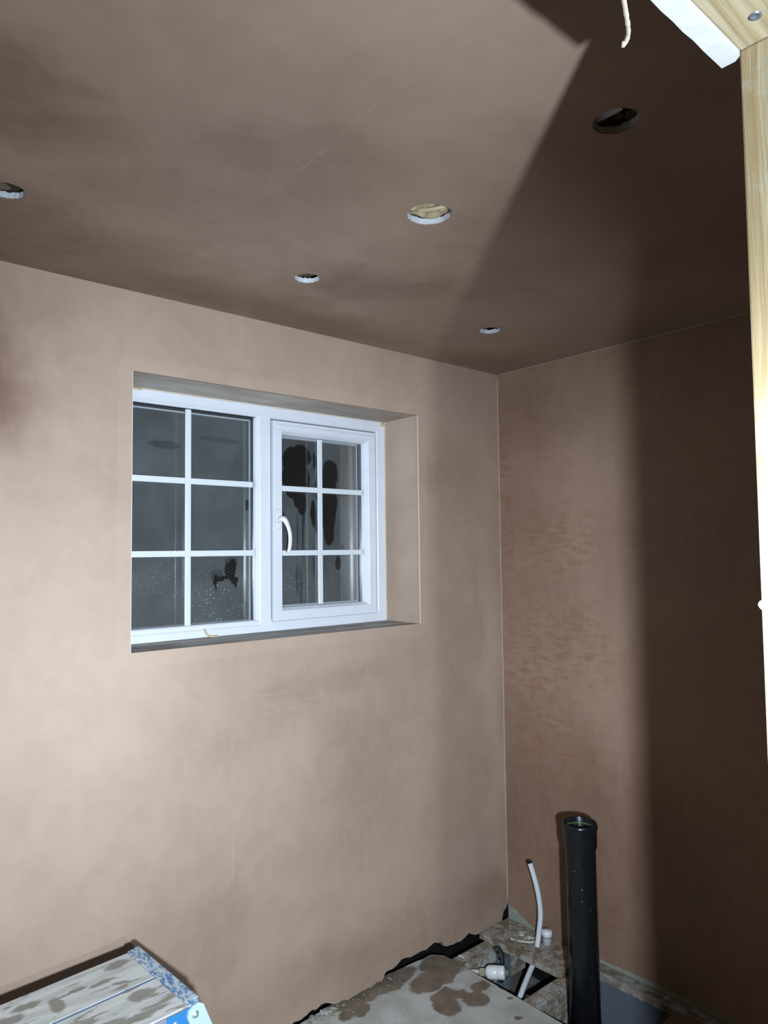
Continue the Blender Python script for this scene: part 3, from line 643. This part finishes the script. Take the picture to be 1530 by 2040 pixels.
for s in (-1, 1):
    y0, y1 = (-.178, -.1705) if s < 0 else (.160, .1695)
    rail = hp('side_rail', -L+.01, -.01, y0, y1, DZ-.060, DZ-(.004 if s < 0 else .0225), mat=M_ALU)
    for e in (0, 1):
        xs = (-.092, -.006) if e == 0 else (-L+.006, -L+.092)
        yl = (-.1832, -.1885) if s < 0 else (.1555, .150)          # inner and outer face of the leg
        if s < 0:
            br = hp('corner_bracket', xs[0], xs[1], -.1825, -.1781, DZ-.115, DZ-.002, mat=M_BLUE)
            for bx, bz in ((.022, -.022), (.022, -.060), (.050, -.085)):
                bm = bmesh.new(); lathe(bm, [(.0001, .004), (.0035, .0034), (.0055, 0)], ((xs[0]+bx) if e == 0 else (xs[1]-bx), -.1824, DZ+bz), (0, -1, 0), 16)
                link('rivet', bm, M_ALU, br, True)
        sg = 1 if e == 0 else -1; xb = -.018 if e == 0 else -L+.018     # splayed leg
        zt = DZ-.012 if s < 0 else DZ-.045
        bm = bmesh.new(); top = Vector((xb, 0, zt)); botm = Vector((xb+sg*.27, 0, .022)); dr = (botm-top).normalized(); nr = Vector((dr.z, 0, -dr.x))
        prof = [top+nr*.024, top-dr*.012+nr*.016, top-dr*.016, top-dr*.012-nr*.016, top-nr*.024, botm-nr*.022, botm+nr*.022]
        va = [bm.verts.new((p.x, yl[0], p.z)) for p in prof]; vb = [bm.verts.new((p.x, yl[1], p.z)) for p in prof]
        bm.faces.new(va); bm.faces.new(list(reversed(vb)))
        for i in range(len(va)): bm.faces.new((va[i], va[(i+1) % len(va)], vb[(i+1) % len(va)], vb[i]))
        leg = link('leg', bm, M_PALE, hu)
        sd = -1 if s < 0 else 1
        bm = bmesh.new(); lathe(bm, [(.0001, .006), (.006, .005), (.0085, .0005), (.0095, 0)], (xb, -.1884 if s < 0 else .1554, zt-.008), (0, sd, 0), 18); link('pivot_bolt', bm, M_ALU, leg, True)
        bm = bmesh.new(); ym = sum(yl)/2; add_box(bm, botm.x-.028, botm.x+.028, ym-.010, ym+.010, 0.0005, .026, .004); link('rubber_foot', bm, M_RUBBER, leg)
for e in (0, 1):
    x = (-.018+.17) if e == 0 else (-L+.018-.17)
    hp('leg_rung', x-.012, x+.012, -.1828, .155, .22, .255, mat=M_BLUE)

# ------------------------------------------------------------------ rubble and crumbs
def crumbs(name, spots, mat, label):
    bm = bmesh.new()
    for (cx, cy, cz, rx, ry, n, s0, s1) in spots:
        for _ in range(n):
            a = random.uniform(0, 2*math.pi); r = math.sqrt(random.random())
            x, y = cx+rx*r*math.cos(a), cy+ry*r*math.sin(a); s = random.uniform(s0, s1)
            g = bmesh.new(); bmesh.ops.create_icosphere(g, subdivisions=1, radius=1)
            sc = Vector((random.uniform(.6, 1.6), random.uniform(.5, 1.2), random.uniform(.22, .5)))
            rot = Matrix.Rotation(random.uniform(0, 6.28), 3, 'Z')
            for v in g.verts:
                v.co = rot @ Vector((v.co.x*sc.x, v.co.y*sc.y, v.co.z*sc.z))*s*(1+.7*noise.noise(v.co*2.3+Vector((x*99, y*99, 0)))) + Vector((x, y, cz+s*.3))
            merge(bm, g)
    return tag(link(name, bm, mat), label, 'rubble', kind='stuff')
crumbs('plaster_crumbs', [(-.055, -.10, .004, .045, .08, 50, .002, .009), (-.10, -.28, .004, .08, .10, 60, .001, .005), (-.05, -.33, .004, .04, .05, 26, .001, .005), (-.30, -.06, -.0205, .09, .025, 34, .002, .007),
                          (-.30, -.415, -.0205, .13, .022, 70, .001, .006), (-.14, -.415, -.0205, .08, .022, 40, .001, .006), (-1.0, -.0, 0, .10, .025, 50, .002, .009), (-.03, -.55, .001, .02, .2, 20, .001, .003), (-.80, -.02, 0, .2, .05, 24, .001, .004)],
       M_RUBBLE, 'pale plaster crumbs scattered over the corner plank and joists')
crumbs('white_plaster_chips', [(-.075, -.155, .006, .022, .035, 16, .006, .013), (-.335, -.045, -.0205, .02, .012, 6, .005, .010), (-.97, .012, 0, .03, .012, 10, .004, .010), (-.37, -.43, -.0205, .03, .012, 10, .003, .007), (-.25, -.75, -.075, .05, .03, 8, .004, .010)],
       M_CRUMBW, 'white broken plaster chips heaped by the slim white pipe')
bm = bmesh.new(); tube(bm, spline([(-.135, -.125, .008), (-.125, -.165, .010), (-.105, -.195, .010), (-.082, -.205, .009)], 6), .0045, 8, True, .6)
tag(link('curled_plastic_strip', bm, M_CRUMBW, None, True), 'curved white plastic strip on the plank beside the slim pipe', 'strip')
